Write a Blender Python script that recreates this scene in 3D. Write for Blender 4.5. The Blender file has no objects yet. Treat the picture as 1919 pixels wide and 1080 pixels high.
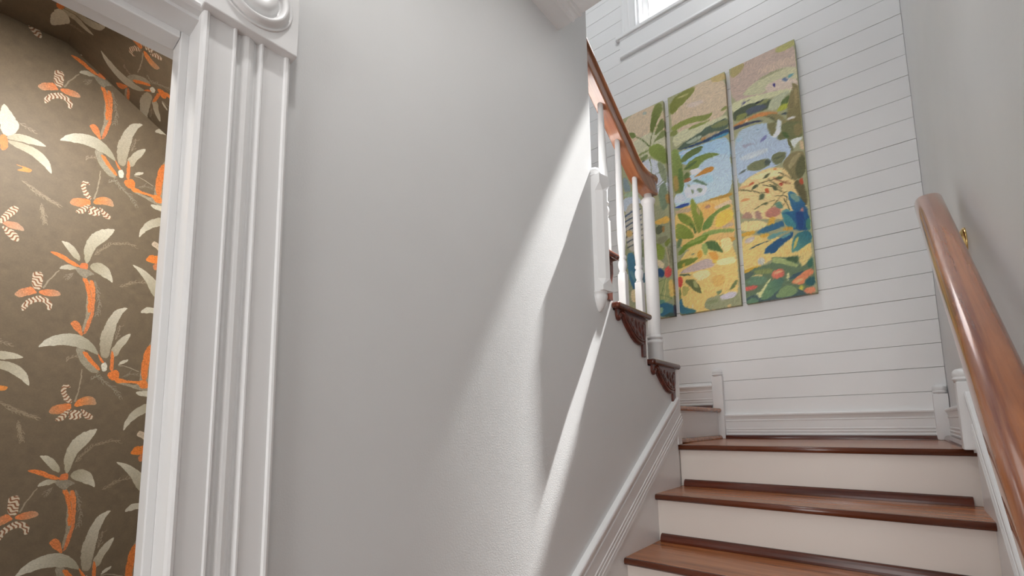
import bpy, bmesh, math, random
import numpy as np
from mathutils import Vector, Matrix

# ------------------------------------------------------------------ camera, light, exposure
C = bpy.context.scene.collection
H = 1.394                                   # eye height above the hall floor
def Zr(z): return z + H                     # heights below are measured from the eye

cam_d = bpy.data.cameras.new('camera')
cam_d.sensor_width = 36.0
cam_d.lens = 870.985 * 36.0 / 1919.0
cam_d.shift_y = (696.19 - 540.0) / 1919.0
cam_d.clip_start = 0.02
cam = bpy.data.objects.new('camera', cam_d); C.objects.link(cam)
YAW, PIT, ROL = 0.694, 0.116, -0.0148
_f = Vector((-math.sin(YAW)*math.cos(PIT), math.cos(YAW)*math.cos(PIT), math.sin(PIT)))
_r = Vector((math.cos(YAW), math.sin(YAW), 0)); _u = _r.cross(_f)
R_ = math.cos(ROL)*_r + math.sin(ROL)*_u
U_ = -math.sin(ROL)*_r + math.cos(ROL)*_u
m = Matrix((( R_.x, U_.x, -_f.x, 0), (R_.y, U_.y, -_f.y, 0), (R_.z, U_.z, -_f.z, H), (0, 0, 0, 1)))
cam.matrix_world = m
bpy.context.scene.camera = cam

sc = bpy.context.scene
vs = sc.view_settings
vs.view_transform = 'Standard'; vs.look = 'None'; vs.gamma = 1.0; vs.use_curve_mapping = False
vs.exposure = 0.0

world = bpy.data.worlds.new('world'); sc.world = world; world.use_nodes = True
wn = world.node_tree.nodes; wl = world.node_tree.links
bg = wn['Background']
sky = wn.new('ShaderNodeTexSky'); sky.sky_type = 'NISHITA'
sky.sun_disc = False; sky.sun_elevation = math.radians(59.4); sky.sun_rotation = math.radians(6)
sky.air_density = 1.0; sky.dust_density = 3.0; sky.ozone_density = 1.0
wl.new(sky.outputs[0], bg.inputs[0]); bg.inputs[1].default_value = 0.45

def aim(o, d): o.rotation_euler = Vector(d).to_track_quat('-Z', 'Y').to_euler()
def lamp(name, kind, loc, d, power, col=(1, 1, 1), **kw):
    l = bpy.data.lights.new(name, kind); l.energy = power; l.color = col
    for k, v in kw.items(): setattr(l, k, v)
    o = bpy.data.objects.new(name, l); C.objects.link(o); o.location = loc; aim(o, d)
    return o
lamp('sun', 'SUN', (-1, 6, 9), (-0.110, -1.0, -1.7), 47.0, (1.0, 0.98, 0.96), angle=math.radians(0.9))
# daylight of the stairwell window (portal only steers the sampling of the sky)
po = lamp('window_portal', 'AREA', (-0.88, 3.21, Zr(3.54)), (0, -1, 0), 1.0, shape='RECTANGLE', size=0.78, size_y=1.2)
po.data.cycles.is_portal = True
# hall ceiling downlight, powder-room ceiling lamp, and added unseen fill lights between them
lamp('hall_downlight', 'AREA', (-0.45, 0.20, Zr(1.355)), (0, 0, -1), 3.4, (1, 0.98, 0.96), shape='DISK', size=0.06)
lamp('hall_front_fill', 'AREA', (0.05, -3.0, Zr(0.15)), (0, 1, 0.03), 56.0, (1, 0.985, 0.975), shape='RECTANGLE', size=1.5, size_y=2.2)  # added fill behind the camera, brightens risers and lower back wall
lamp('hall_side_fill', 'AREA', (1.9, -1.35, Zr(0.35)), (-1, 0.95, -0.05), 2.5, (1, 0.99, 0.98), shape='RECTANGLE', size=1.1, size_y=1.6)  # added side fill for the left wall, no window modelled here
lamp('stair_fill', 'AREA', (-0.27, 0.98, Zr(1.355)), (0, 0, -1), 1.5, (1, 0.99, 0.97), shape='DISK', size=0.6)  # added soft fill over the lower flight, no known fixture
lamp('hall_ceiling_fill', 'AREA', (1.1, -0.9, Zr(1.33)), (0, 0, -1), 3.0, (1, 0.96, 0.91), shape='DISK', size=0.6)  # added weak overhead fill for the hall, unseen source
lamp('stairwell_fill', 'AREA', (-0.75, 1.6, Zr(4.5)), (0, 0, -1), 31.0, (0.97, 0.985, 1.0), shape='DISK', size=1.0)  # added overhead fill for the stairwell, stands for no known fixture
lamp('powder_room_lamp', 'AREA', (-1.22, 0.03, Zr(0.99)), (-0.25, 0, -1), 11.0, (1, 0.955, 0.89), shape='DISK', size=0.16)

# ------------------------------------------------------------------ mesh helpers
class MB:
    def __init__(s): s.v, s.f, s.mi, s.sm, s.uv = [], [], [], [], None
    def add(s, vs_, fs, mi=0, smooth=False):
        o = len(s.v); s.v += [tuple(p) for p in vs_]
        for f in fs: s.f.append(tuple(o+i for i in f)); s.mi.append(mi); s.sm.append(smooth)
    def box(s, x0, x1, y0, y1, z0, z1, mi=0):
        s.add([(x, y, z) for x in (x0, x1) for y in (y0, y1) for z in (z0, z1)],
              [(0,1,3,2),(4,6,7,5),(0,4,5,1),(2,3,7,6),(0,2,6,4),(1,5,7,3)], mi)
    def prism(s, pts, fn, a0, a1, mi=0):
        """pts: outline, fn(p, a) -> 3-D; extruded from a0 to a1"""
        n = len(pts)
        s.add([fn(p, a0) for p in pts] + [fn(p, a1) for p in pts],
              [tuple(range(n)), tuple(range(2*n-1, n-1, -1))] + [(i, i+n, (i+1) % n+n, (i+1) % n) for i in range(n)], mi)
    def strip(s, prof, p0, p1, S, T, m0=0.0, m1=0.0, smooth=False, mi=0):
        """straight moulding; prof (s,t) open polyline, closed along the wall; m0/m1 = mitre shift per t"""
        p0, p1, S, T = map(Vector, (p0, p1, S, T)); D = (p1-p0).normalized(); n = len(prof)
        a = [p0 + S*q[0] + T*q[1] + D*(m0*q[1]) for q in prof]
        b = [p1 + S*q[0] + T*q[1] - D*(m1*q[1]) for q in prof]
        s.add(a+b, [(i, i+n, i+n+1, i+1) for i in range(n-1)], mi, smooth)
        s.add(a+b, [(n-1, 2*n-1, n, 0), tuple(range(n)), tuple(range(2*n-1, n-1, -1))], mi)
    def lathe(s, prof, c, ax=(0, 0, 1), side=(1, 0, 0), seg=24, smooth=True, mi=0):
        c, ax, e = Vector(c), Vector(ax), Vector(side); g = ax.cross(e); n = len(prof)
        vs_ = []
        for k in range(seg):
            t = 2*math.pi*k/seg; d = e*math.cos(t) + g*math.sin(t)
            vs_ += [c + ax*h + d*r for r, h in prof]
        fs = [(k*n+i, ((k+1) % seg)*n+i, ((k+1) % seg)*n+i+1, k*n+i+1) for k in range(seg) for i in range(n-1)]
        s.add(vs_, fs, mi, smooth)
        s.add(vs_, [tuple(k*n for k in range(seg))[::-1], tuple(k*n+n-1 for k in range(seg))], mi)
    def rail(s, sec, path, side, ups, scales=None, smooth=True, mi=0):
        side = Vector(side); n = len(sec); vs_ = []
        for k, p in enumerate(path):
            u = Vector(ups[k]); q = scales[k] if scales else 1.0
            vs_ += [Vector(p) + side*(a*q) + u*(b*q) for a, b in sec]
        m_ = len(path)
        s.add(vs_, [(k*n+i, k*n+(i+1) % n, (k+1)*n+(i+1) % n, (k+1)*n+i) for k in range(m_-1) for i in range(n)], mi, smooth)
        s.add(vs_, [tuple(range(n))[::-1], tuple((m_-1)*n+i for i in range(n))], mi)
    def build(s, name, mats, parent=None, bevel=0.0, seg=2, kind=None):
        me = bpy.data.meshes.new(name)
        off = Vector(parent['_o']) if parent is not None and '_o' in parent else Vector((0, 0, 0))
        me.from_pydata([tuple(Vector(p)-off) for p in s.v], [], s.f)
        bm = bmesh.new(); bm.from_mesh(me)
        bm.faces.ensure_lookup_table()
        for f, mi, sm in zip(bm.faces, s.mi, s.sm): f.material_index = mi; f.smooth = sm
        bmesh.ops.remove_doubles(bm, verts=bm.verts, dist=1e-5)
        bmesh.ops.recalc_face_normals(bm, faces=bm.faces)
        if bevel:
            es = [e for e in bm.edges if len(e.link_faces) == 2 and e.calc_face_angle(0) > 0.6]
            bmesh.ops.bevel(bm, geom=es, offset=bevel, segments=seg, affect='EDGES', profile=0.5, clamp_overlap=True)
        bm.to_mesh(me); bm.free()
        for mt in (mats if isinstance(mats, (list, tuple)) else [mats]): me.materials.append(mt)
        o = bpy.data.objects.new(name, me); C.objects.link(o)
        if parent is not None: o.parent = parent
        if kind: o['kind'] = kind
        if parent is not None: o['_o'] = tuple(off)
        return o

def thing(name, loc, label, cat, group=None):
    o = bpy.data.objects.new(name, None); C.objects.link(o); o.location = loc; o['_o'] = tuple(loc)
    o.empty_display_size = 0.05
    o['label'] = label; o['category'] = cat
    if group: o['group'] = group
    return o
def struct_root(name, loc=(0, 0, 0)):
    o = bpy.data.objects.new(name, None); C.objects.link(o); o.location = loc; o['_o'] = tuple(loc); o['kind'] = 'structure'
    o.empty_display_size = 0.05
    return o
def shared(o, name, parent, d):
    """copy sharing mesh data, moved by d"""
    c = o.copy(); C.objects.link(c); c.parent = parent; c.name = name; c.location = Vector(o.location)+Vector(d)
    return c

# ------------------------------------------------------------------ materials
def mat(name, col, rough=0.5, coat=0.0, metal=0.0, spec=0.5):
    m_ = bpy.data.materials.new(name); m_.use_nodes = True
    b = m_.node_tree.nodes['Principled BSDF']
    b.inputs['Base Color'].default_value = (*col, 1); b.inputs['Roughness'].default_value = rough
    b.inputs['Metallic'].default_value = metal; b.inputs['Specular IOR Level'].default_value = spec
    b.inputs['Coat Weight'].default_value = coat; b.inputs['Coat Roughness'].default_value = 0.08
    return m_
def nd(m_, t, **kw):
    n = m_.node_tree.nodes.new(t)
    for k, v in kw.items(): setattr(n, k, v)
    return n
def lk(m_, a, b): m_.node_tree.links.new(a, b)
def coords(m_, scale=(1, 1, 1), kind='Object', rot=(0, 0, 0)):
    tc = nd(m_, 'ShaderNodeTexCoord'); rt = nd(m_, 'ShaderNodeMapping'); mp = nd(m_, 'ShaderNodeMapping')
    rt.inputs['Rotation'].default_value = rot; mp.inputs['Scale'].default_value = scale
    lk(m_, tc.outputs[kind], rt.inputs['Vector']); lk(m_, rt.outputs[0], mp.inputs['Vector']); return mp.outputs[0]
def paint(name, col, rough=0.5, scale=120, bump=0.12, dist=0.001, var=0.03):
    m_ = mat(name, col, rough); b = m_.node_tree.nodes['Principled BSDF']
    v = coords(m_)
    n = nd(m_, 'ShaderNodeTexNoise'); n.inputs['Scale'].default_value = scale; n.inputs['Detail'].default_value = 3
    lk(m_, v, n.inputs['Vector'])
    bp = nd(m_, 'ShaderNodeBump'); bp.inputs['Strength'].default_value = bump; bp.inputs['Distance'].default_value = dist
    lk(m_, n.outputs[0], bp.inputs['Height']); lk(m_, bp.outputs[0], b.inputs['Normal'])
    n2 = nd(m_, 'ShaderNodeTexNoise'); n2.inputs['Scale'].default_value = 2.3; n2.inputs['Detail'].default_value = 4
    lk(m_, v, n2.inputs['Vector'])
    rp = nd(m_, 'ShaderNodeValToRGB'); k = rp.color_ramp
    k.elements[0].color = (*[c*(1-var) for c in col], 1); k.elements[1].color = (*[min(1, c*(1+var)) for c in col], 1)
    k.elements[0].position = 0.3; k.elements[1].position = 0.7
    lk(m_, n2.outputs[0], rp.inputs[0]); lk(m_, rp.outputs[0], b.inputs['Base Color'])
    return m_
def wood(name, c0, c1, axis='x', rough=0.28, coat=0.6, rot=(0, 0, 0), fine=1.0):
    m_ = mat(name, c0, rough, coat); b = m_.node_tree.nodes['Principled BSDF']
    sc_ = {'x': (2.2, 34, 34), 'y': (34, 2.2, 34), 'z': (34, 34, 2.2)}[axis]
    v = coords(m_, tuple(q*fine for q in sc_), rot=rot)
    n = nd(m_, 'ShaderNodeTexNoise'); n.inputs['Scale'].default_value = 1.0; n.inputs['Detail'].default_value = 6; n.inputs['Roughness'].default_value = 0.62
    n.inputs['Distortion'].default_value = 0.6
    lk(m_, v, n.inputs['Vector'])
    rp = nd(m_, 'ShaderNodeValToRGB'); k = rp.color_ramp
    k.elements[0].position = 0.32; k.elements[1].position = 0.68
    k.elements[0].color = (*c0, 1); k.elements[1].color = (*c1, 1)
    lk(m_, n.outputs[0], rp.inputs[0]); lk(m_, rp.outputs[0], b.inputs['Base Color'])
    bp = nd(m_, 'ShaderNodeBump'); bp.inputs['Strength'].default_value = 0.10; bp.inputs['Distance'].default_value = 0.001
    lk(m_, n.outputs[0], bp.inputs['Height']); lk(m_, bp.outputs[0], b.inputs['Normal'])
    return m_

M = {}
M['wall'] = paint('grey_wall_paint', (0.70, 0.71, 0.71), 0.45, 260, 0.22, 0.0012)
M['trim'] = paint('white_trim_paint', (0.82, 0.825, 0.825), 0.32, 60, 0.05, 0.0006, 0.015)
M['board'] = paint('white_shiplap_paint', (0.82, 0.822, 0.82), 0.36, 90, 0.05, 0.0006, 0.02)
M['riser'] = paint('cream_riser_paint', (0.76, 0.70, 0.645), 0.38, 70, 0.05, 0.0006, 0.02)
M['ceiling'] = paint('ceiling_paint', (0.80, 0.80, 0.79), 0.6, 150, 0.1)
M['tread'] = wood('varnished_tread_wood', (0.24, 0.074, 0.021), (0.50, 0.185, 0.064), 'x', 0.27, 0.15)
M['nosing'] = wood('shaded_nosing_wood', (0.075, 0.017, 0.007), (0.16, 0.042, 0.016), 'x', 0.22, 0.2)  # shade and dark reflection on the tread fronts, put into the wood colour
M['dark'] = wood('dark_mahogany', (0.058, 0.011, 0.005), (0.13, 0.028, 0.011), 'x', 0.18, 0.2)
M['carved'] = wood('carved_mahogany', (0.050, 0.009, 0.005), (0.17, 0.036, 0.019), 'y', 0.33, 0.3, fine=1.5)
M['rail'] = wood('varnished_rail_wood', (0.16, 0.036, 0.010), (0.42, 0.145, 0.042), 'y', 0.20, 0.8, rot=(-0.61, 0, 0))
M['rail2'] = wood('orange_rail_wood', (0.22, 0.075, 0.03), (0.42, 0.17, 0.075), 'y', 0.25, 0.7, rot=(0.58, 0, 0))
M['brass'] = mat('polished_brass', (0.72, 0.50, 0.20), 0.18, 0.0, 1.0)
M['floor'] = wood('hall_floor_wood', (0.12, 0.05, 0.025), (0.27, 0.13, 0.07), 'y', 0.3, 0.4)
M['outside'] = mat('outside_stucco', (0.7, 0.68, 0.64), 0.8)
g = mat('window_glass', (1, 1, 1), 0.0); M['glass'] = g
nt = g.node_tree; nt.nodes.remove(nt.nodes['Principled BSDF'])
tr = nd(g, 'ShaderNodeBsdfTransparent'); gl = nd(g, 'ShaderNodeBsdfGlossy'); gl.inputs['Roughness'].default_value = 0.0
mx = nd(g, 'ShaderNodeMixShader'); mx.inputs[0].default_value = 0.05
lk(g, tr.outputs[0], mx.inputs[1]); lk(g, gl.outputs[0], mx.inputs[2])
lk(g, mx.outputs[0], nt.nodes['Material Output'].inputs[0])

# ------------------------------------------------------------------ flat prints: the painting and the wallpaper, drawn stroke by stroke
# each row: kind, red green blue at the first point, red green blue at the far end, then x z in millimetres
PAINT_ROWS = """p 176 156 142 176 156 142 813 1581 1186 1547 1182 1253 1023 1230 806 1301
p 158 144 94 158 144 94 817 1554 910 1539 881 1482 817 1467
p 162 158 98 162 158 98 1064 1537 1181 1538 1181 1504 1090 1493
p 186 166 148 186 166 148 939 1439 1048 1451 1169 1442 1174 1382 1102 1398 1035 1399
p 178 178 142 188 184 150 871 1330 935 1375 1044 1394 1102 1398 1186 1358 1180 1277 1124 1317 1058 1317 988 1283 910 1310
p 150 148 112 150 148 112 961 1386 1025 1399 1101 1393 1128 1378 1063 1385 994 1374
p 196 180 164 196 180 164 996 1326 1097 1337 1180 1277 1171 1224 1071 1241 1017 1274
p 190 190 152 190 190 152 807 1313 979 1288 1146 1243 1125 1214 1014 1240 876 1255 812 1237
p 58 50 112 58 50 112 1042 1309 1051 1324 1060 1310 1056 1291
p 92 112 142 92 112 142 1095 1327 1115 1330 1125 1305 1118 1298 1102 1310
p 92 142 150 92 142 150 1124 1329 1152 1334 1156 1323 1128 1310
p 70 70 104 70 70 104 875 1266 880 1284 896 1279 888 1267
p 80 84 78 80 84 78 898 1280 916 1283 913 1275 900 1273
p 70 80 58 70 80 58 812 1243 876 1255 941 1250 1015 1243 1048 1183 1010 1173 922 1180 818 1168
p 122 128 70 122 128 70 832 1210 883 1210 902 1194 886 1178 824 1171
p 74 82 94 74 82 94 887 1226 974 1225 1011 1190 971 1180 917 1182 890 1192
p 128 132 84 128 132 84 940 1236 985 1240 1019 1238 1008 1215 964 1218
p 34 38 40 34 38 40 941 1250 995 1244 975 1236 945 1233
p 170 174 144 170 174 144 1005 1175 1033 1231 1136 1240 1092 1196 1075 1153 1027 1153
p 84 100 52 84 100 52 1082 1195 1134 1209 1122 1165 1075 1153
p 158 162 58 158 162 58 1050 1139 1080 1165 1119 1163 1110 1131 1073 1126
p 188 126 70 188 126 70 808 1154 896 1168 980 1172 1063 1127 1052 1107 969 1146 894 1148 811 1135
p 214 178 140 214 178 140 876 1147 890 1156 904 1143 889 1139
p 128 120 80 128 120 80 988 1142 1063 1122 1104 1049 1108 974 1036 1006 1054 1060 1029 1109
p 90 90 60 90 90 60 969 1146 1025 1122 1055 1071 1049 1062 1015 1115
p 52 58 76 52 58 76 809 1118 811 1147 894 1138 958 1125 986 1106 893 1125
p 162 180 194 168 184 206 808 1111 966 1105 1021 1069 1106 958 1117 854 1040 796 885 792 806 742
p 124 150 172 124 150 172 934 1071 949 1070 956 1063 941 1064
p 110 112 160 110 112 160 950 985 979 1013 994 1013 982 984 957 980
p 150 152 172 150 152 172 849 1005 889 1000 933 987 883 985 865 975
p 186 196 206 186 196 206 818 923 905 940 1002 929 981 904 877 894
p 150 180 196 150 180 196 821 1052 863 1058 851 1039 830 1031
p 126 114 76 112 104 66 1144 1284 1177 1239 1176 1099 1174 945 1094 980 1101 1067 1112 1163 1143 1239
p 146 130 88 146 130 88 1148 1214 1163 1240 1166 1159 1149 1112
p 62 72 72 62 72 72 1072 1115 1104 1111 1102 1089 1085 1100
p 204 200 196 204 200 196 1101 1067 1142 1070 1145 1052 1105 1057
p 114 110 74 114 110 74 991 1083 1041 1078 1055 1014 1018 985 1001 1044
p 104 106 68 104 106 68 1049 994 1077 1056 1179 1020 1176 922 1122 918 1096 946 1046 953
p 126 116 76 126 116 76 1129 1020 1173 1011 1173 946 1136 929
p 72 92 48 72 92 48 1073 1006 1107 963 1100 938 1075 972
p 206 214 218 206 214 218 1055 1094 1074 1063 1064 988 1026 973 1021 995 1042 1014
p 96 96 62 96 96 62 1090 940 1106 941 1128 860 1112 860
p 202 208 202 202 208 202 1109 929 1167 929 1175 917 1138 895 1131 864 1112 906
p 196 174 138 196 174 138 1152 910 1174 901 1171 837 1157 854
p 128 118 82 112 106 70 1058 789 1079 830 1117 854 1160 841 1174 822 1173 706 1122 682 1102 656 1079 709
p 150 138 100 150 138 100 1085 789 1133 836 1160 836 1130 788 1091 748
p 88 88 56 88 88 56 1117 727 1130 783 1159 820 1174 792 1170 707 1135 672
p 106 110 80 106 110 80 1002 861 1027 882 1082 871 1081 841 1059 810 1021 803
p 80 86 64 80 86 64 1006 848 1053 852 1080 846 1043 839
p 112 116 84 112 116 84 864 841 891 871 960 872 999 859 1000 822 945 804 897 818
p 70 80 72 70 80 72 968 858 997 857 1002 827 970 820
p 94 104 102 94 104 102 810 819 838 836 869 845 863 832 842 824
p 220 194 140 214 184 128 806 740 885 786 945 801 1012 801 1074 768 1104 678 1139 675 1164 602 1162 428 803 538
p 232 212 160 232 212 160 869 775 954 789 1056 767 1054 740 941 748
p 196 150 104 196 150 104 811 738 881 736 891 724 815 728
p 206 146 96 206 146 96 815 649 846 662 885 643 845 639
p 90 84 54 90 84 54 1103 667 1131 679 1162 635 1167 526 1152 499 1124 594
l7 84 82 50 84 82 50 815 722 884 695 926 669 973 652
l7 96 90 56 96 90 56 884 700 930 724 964 726 1016 721
l6 74 76 48 74 76 48 979 735 1014 694 1047 649
l6 74 76 48 74 76 48 951 745 991 769
l6 120 70 48 120 70 48 1007 735 1050 692 1094 665
l6 84 88 56 84 88 56 895 572 930 588 969 592 1007 596
l6 84 84 54 84 84 54 986 698 1024 651 1064 621
l6 84 84 54 84 84 54 985 554 1025 596 1064 626
l6 84 84 54 84 84 54 1052 587 1067 549 1077 497
l6 96 88 58 96 88 58 1040 547 1069 570 1067 598
l5 90 86 56 90 86 56 1037 758 1071 723 1105 688
l5 96 92 60 96 92 60 1008 618 1045 611 1071 591
l5 80 80 52 80 80 52 948 712 985 687 1030 660
p 78 84 54 78 84 54 951 748 967 767 991 772 979 746
p 84 92 60 84 92 60 1012 731 1035 733 1064 722 1042 706
p 72 80 54 72 80 54 879 697 906 727 935 722 909 703
p 84 94 66 84 94 66 920 620 930 656 959 652 947 622
p 84 90 58 84 90 58 930 593 955 597 973 588 949 579
p 78 84 58 78 84 58 990 697 1022 674 1024 648 1002 658
p 168 66 46 168 66 46 1033 687 1051 693 1056 673 1040 667
p 186 96 56 186 96 56 955 680 971 687 982 649 963 650
p 178 92 58 178 92 58 871 739 897 750 904 734 881 728
p 168 78 48 168 78 48 1134 677 1153 681 1156 642 1141 641
p 196 108 56 196 108 56 1006 792 1030 788 1019 773
p 164 130 112 164 130 112 810 538 845 570 870 565 886 515
p 160 126 112 160 126 112 894 560 923 557 936 497 898 509
p 176 118 102 176 118 102 946 533 985 559 1035 540 1027 496 962 492
p 214 190 150 214 190 150 875 567 892 561 896 509 884 513
p 58 112 136 24 70 116 1072 618 1091 623 1128 577 1162 507 1165 429 1113 445 1084 527
p 110 142 130 110 142 130 1081 609 1116 597 1134 548 1112 545 1088 580
p 184 116 106 184 116 106 1131 506 1144 507 1141 461 1128 470
p 82 132 132 82 132 132 1033 516 1066 525 1098 474 1105 448 1034 469
p 96 130 110 96 130 110 996 572 1033 582 1048 533 1021 531
p 36 92 126 22 66 112 1033 516 1134 484 1170 446 1170 367 1151 365 1100 380 1049 424
p 22 60 112 22 60 112 1099 495 1146 480 1134 378 1113 379
p 62 124 130 62 124 130 1035 505 1080 474 1107 386 1049 422
p 62 118 104 62 118 104 1146 417 1170 446 1170 362 1151 368
p 222 186 116 222 186 116 806 434 922 401 1079 335 1163 307 1167 212 1095 204 968 246 884 206 805 186
p 226 198 140 226 198 140 812 518 919 497 969 459 900 435 807 456
p 188 174 164 188 174 164 839 407 889 410 871 371 822 373
p 190 186 172 190 186 172 888 255 908 272 933 247 919 220 891 224
p 196 152 58 196 152 58 805 440 842 444 893 443 887 417 815 419
p 200 160 66 200 160 66 957 465 976 501 1001 488 991 447 963 444
p 204 158 62 204 158 62 908 405 961 409 963 384 921 385
p 62 108 128 40 88 122 889 420 920 441 997 456 1038 460 1046 425 994 414 937 411
p 96 142 138 96 142 138 944 376 983 395 1078 389 1019 379 966 358
p 30 80 118 24 70 108 921 285 950 327 998 352 1055 374 1087 377 1076 342 1014 310 984 272 956 282
p 90 140 140 90 140 140 1017 358 1055 372 1082 375 1035 348
p 64 84 84 64 84 84 836 327 880 349 952 359 978 359 918 347 874 337
p 86 140 128 34 92 106 1065 257 1073 316 1098 362 1147 368 1170 347 1168 295 1136 278 1095 257
p 180 170 96 180 170 96 1074 268 1087 328 1110 348 1093 284
p 186 142 62 186 142 62 1029 408 1058 416 1089 402 1078 388 1038 396
p 190 150 54 190 150 54 805 208 886 223 978 195 884 196 809 185
p 92 112 84 92 112 84 798 171 875 214 970 216 959 259 1027 237 1097 230 1173 232 1166 -5 796 -9
p 62 84 84 62 84 84 800 37 922 57 1031 46 1159 30 1166 -5 796 -9
p 150 164 108 150 164 108 964 253 1009 242 1100 177 1084 163 1024 200 970 216
p 58 84 54 58 84 54 1026 232 1093 231 1099 188 1069 198
p 212 186 120 212 186 120 1096 236 1161 250 1166 218 1137 179 1109 158 1103 187
p 44 90 74 44 90 74 1137 179 1166 213 1166 151 1139 150
p 78 94 84 78 94 84 804 186 845 195 875 181 832 152 802 145
p 122 132 80 122 132 80 859 196 964 191 964 156 882 166
p 206 180 120 206 180 120 847 160 877 170 919 155 880 147
p 96 126 100 96 126 100 811 129 857 166 937 143 918 101 853 106
p 98 132 94 70 104 92 895 49 959 124 1027 118 996 58 932 9 885 7
p 118 142 96 118 142 96 965 16 996 58 1042 77 1089 29 1054 4 987 4
p 90 124 96 90 124 96 798 10 849 39 887 7 846 -7
p 54 80 90 54 80 90 1035 97 1106 113 1123 140 1063 128
p 206 120 94 196 100 84 952 153 972 171 1004 180 1026 157 1019 130 982 118 960 134
p 224 160 120 224 160 120 966 160 1004 168 1016 154 975 148
p 194 92 80 194 92 80 803 107 877 105 878 82 802 78
p 210 128 88 210 128 88 1046 82 1098 120 1147 146 1166 130 1162 106 1121 89 1115 58 1076 67
p 226 160 112 226 160 112 1060 87 1105 103 1112 81 1077 75
p 212 130 94 212 130 94 1104 35 1164 40 1166 3 1123 0
p 206 206 148 206 206 148 864 55 894 64 945 128 957 130 909 60 887 18 873 44
p 216 208 152 216 208 152 1038 152 1049 126 1039 90 1032 119
p 34 84 86 34 84 86 1120 78 1147 95 1169 89 1166 43 1123 52
p 186 178 70 186 178 70 1084 45 1102 62 1114 49 1103 21
p 190 172 146 190 172 146 415 1537 784 1541 806 1228 435 1218
p 180 160 108 180 160 108 690 1547 792 1536 788 1482 710 1498
p 196 180 166 196 180 166 508 1432 614 1426 658 1398 577 1386
p 186 186 152 186 186 152 424 1236 499 1268 615 1241 781 1251 780 1191 646 1190 494 1180 438 1158
p 112 116 48 122 124 58 418 1489 471 1529 532 1538 605 1535 587 1498 542 1468 486 1437 439 1403 415 1421
p 166 160 104 166 160 104 461 1511 531 1513 563 1503 512 1493
p 130 138 64 116 124 60 415 1315 490 1330 562 1329 653 1300 699 1303 685 1278 650 1263 571 1287 500 1293 438 1275
p 124 134 68 124 134 68 525 1253 570 1268 650 1257 690 1257 638 1242 569 1242
p 116 124 64 116 124 64 414 1289 466 1279 461 1246 413 1248
p 128 130 70 128 130 70 746 1285 753 1302 787 1307 780 1280
p 74 90 74 74 90 74 442 1136 512 1176 612 1195 647 1217 692 1219 783 1229 786 1158 732 1149 643 1150 598 1145 515 1130
p 112 118 76 112 118 76 670 1214 782 1217 783 1172 690 1186
p 164 150 120 164 150 120 604 1155 667 1168 733 1157 721 1135 642 1132
p 176 128 72 176 128 72 609 1150 644 1153 642 1135 614 1135
p 150 160 140 150 160 140 511 1166 611 1180 621 1157 539 1142
p 38 62 94 38 62 94 446 1132 521 1133 642 1132 786 1155 785 1107 686 1114 561 1117
p 138 174 200 160 186 208 448 1125 561 1110 685 1108 785 1101 785 898 455 1026
p 70 130 160 70 130 160 653 1125 784 1129 784 1108 686 1111
p 176 190 220 176 190 220 453 1094 490 1111 560 1101 518 1087
p 170 190 206 176 198 206 575 964 669 1019 788 977 780 725 694 722 583 717 414 732 419 832
p 158 190 204 158 190 204 582 887 661 888 679 833 635 830
p 94 110 58 80 94 50 466 1054 507 1091 566 1105 626 1100 604 1064 558 1057 491 1031
p 100 118 60 100 118 60 496 1010 574 1039 659 1037 734 994 679 998 628 997 587 974
p 110 126 60 110 126 60 480 978 532 1024 625 1037 733 999 646 1015 599 979 575 956 518 972
p 80 98 56 80 98 56 482 977 537 1010 590 1014 542 983
p 122 140 74 106 114 56 418 1160 459 1143 486 998 482 823 412 831 412 1026
p 152 128 70 152 128 70 415 967 451 954 451 853 419 845
p 86 110 56 86 110 56 448 1006 483 993 480 830 456 832
p 180 124 54 180 124 54 575 913 619 940 681 936 679 905 623 901 543 906
p 208 208 214 208 208 214 521 958 575 964 610 926 544 918
p 90 106 58 90 106 58 483 945 520 961 531 899 492 882
p 90 114 92 90 114 92 533 886 571 886 636 825 623 818 580 855
p 148 92 54 148 92 54 484 910 532 918 536 885 489 889
p 200 206 222 200 206 222 481 851 557 858 637 818 620 760 523 768 492 782
p 120 136 110 120 136 110 527 832 550 813 537 784
p 124 140 116 124 140 116 565 819 591 823 606 791 581 782
p 140 154 124 140 154 124 506 877 528 857 516 842
p 192 202 220 192 202 220 412 819 473 820 502 759 415 763
p 48 74 142 48 74 142 412 743 505 748 518 724 426 726
p 218 180 106 208 168 108 411 715 518 721 583 716 693 714 776 703 780 341 398 440
p 168 130 58 168 130 58 581 718 694 725 776 724 775 698 671 708
p 180 160 128 180 160 128 413 714 520 711 518 674 418 693
p 222 184 112 222 184 112 408 429 779 453 775 -3 561 -14 400 -4
p 216 166 94 216 166 94 576 709 670 686 673 631 598 586
p 172 128 102 172 128 102 604 683 638 692 648 669 620 661
p 222 182 82 222 182 82 661 549 688 620 774 619 775 549 681 513
p 184 160 130 184 160 130 708 523 773 533 774 506 702 507
p 206 180 148 206 180 148 658 660 723 674 776 680 769 647 678 641
p 234 212 154 234 212 154 655 315 770 310 768 265 666 272
p 230 206 152 230 206 152 491 260 600 267 622 224 541 195
p 184 164 156 184 164 156 406 279 497 315 594 340 639 316 647 274 579 271 477 270
p 214 170 96 214 170 96 619 210 694 217 700 147 636 137
p 192 140 60 192 140 60 674 412 719 441 776 437 774 409 707 415
p 232 200 140 232 200 140 687 438 740 447 767 382 712 339 694 390
p 140 142 108 140 142 108 561 -2 578 76 654 88 775 86 775 -5
p 104 122 84 104 122 84 640 113 687 115 654 82
p 106 118 72 106 118 72 718 109 768 172 772 143 739 105
p 190 184 192 190 184 192 656 73 728 97 769 82 745 52 683 51
p 122 130 92 122 130 92 571 57 653 65 651 42 586 37
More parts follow.
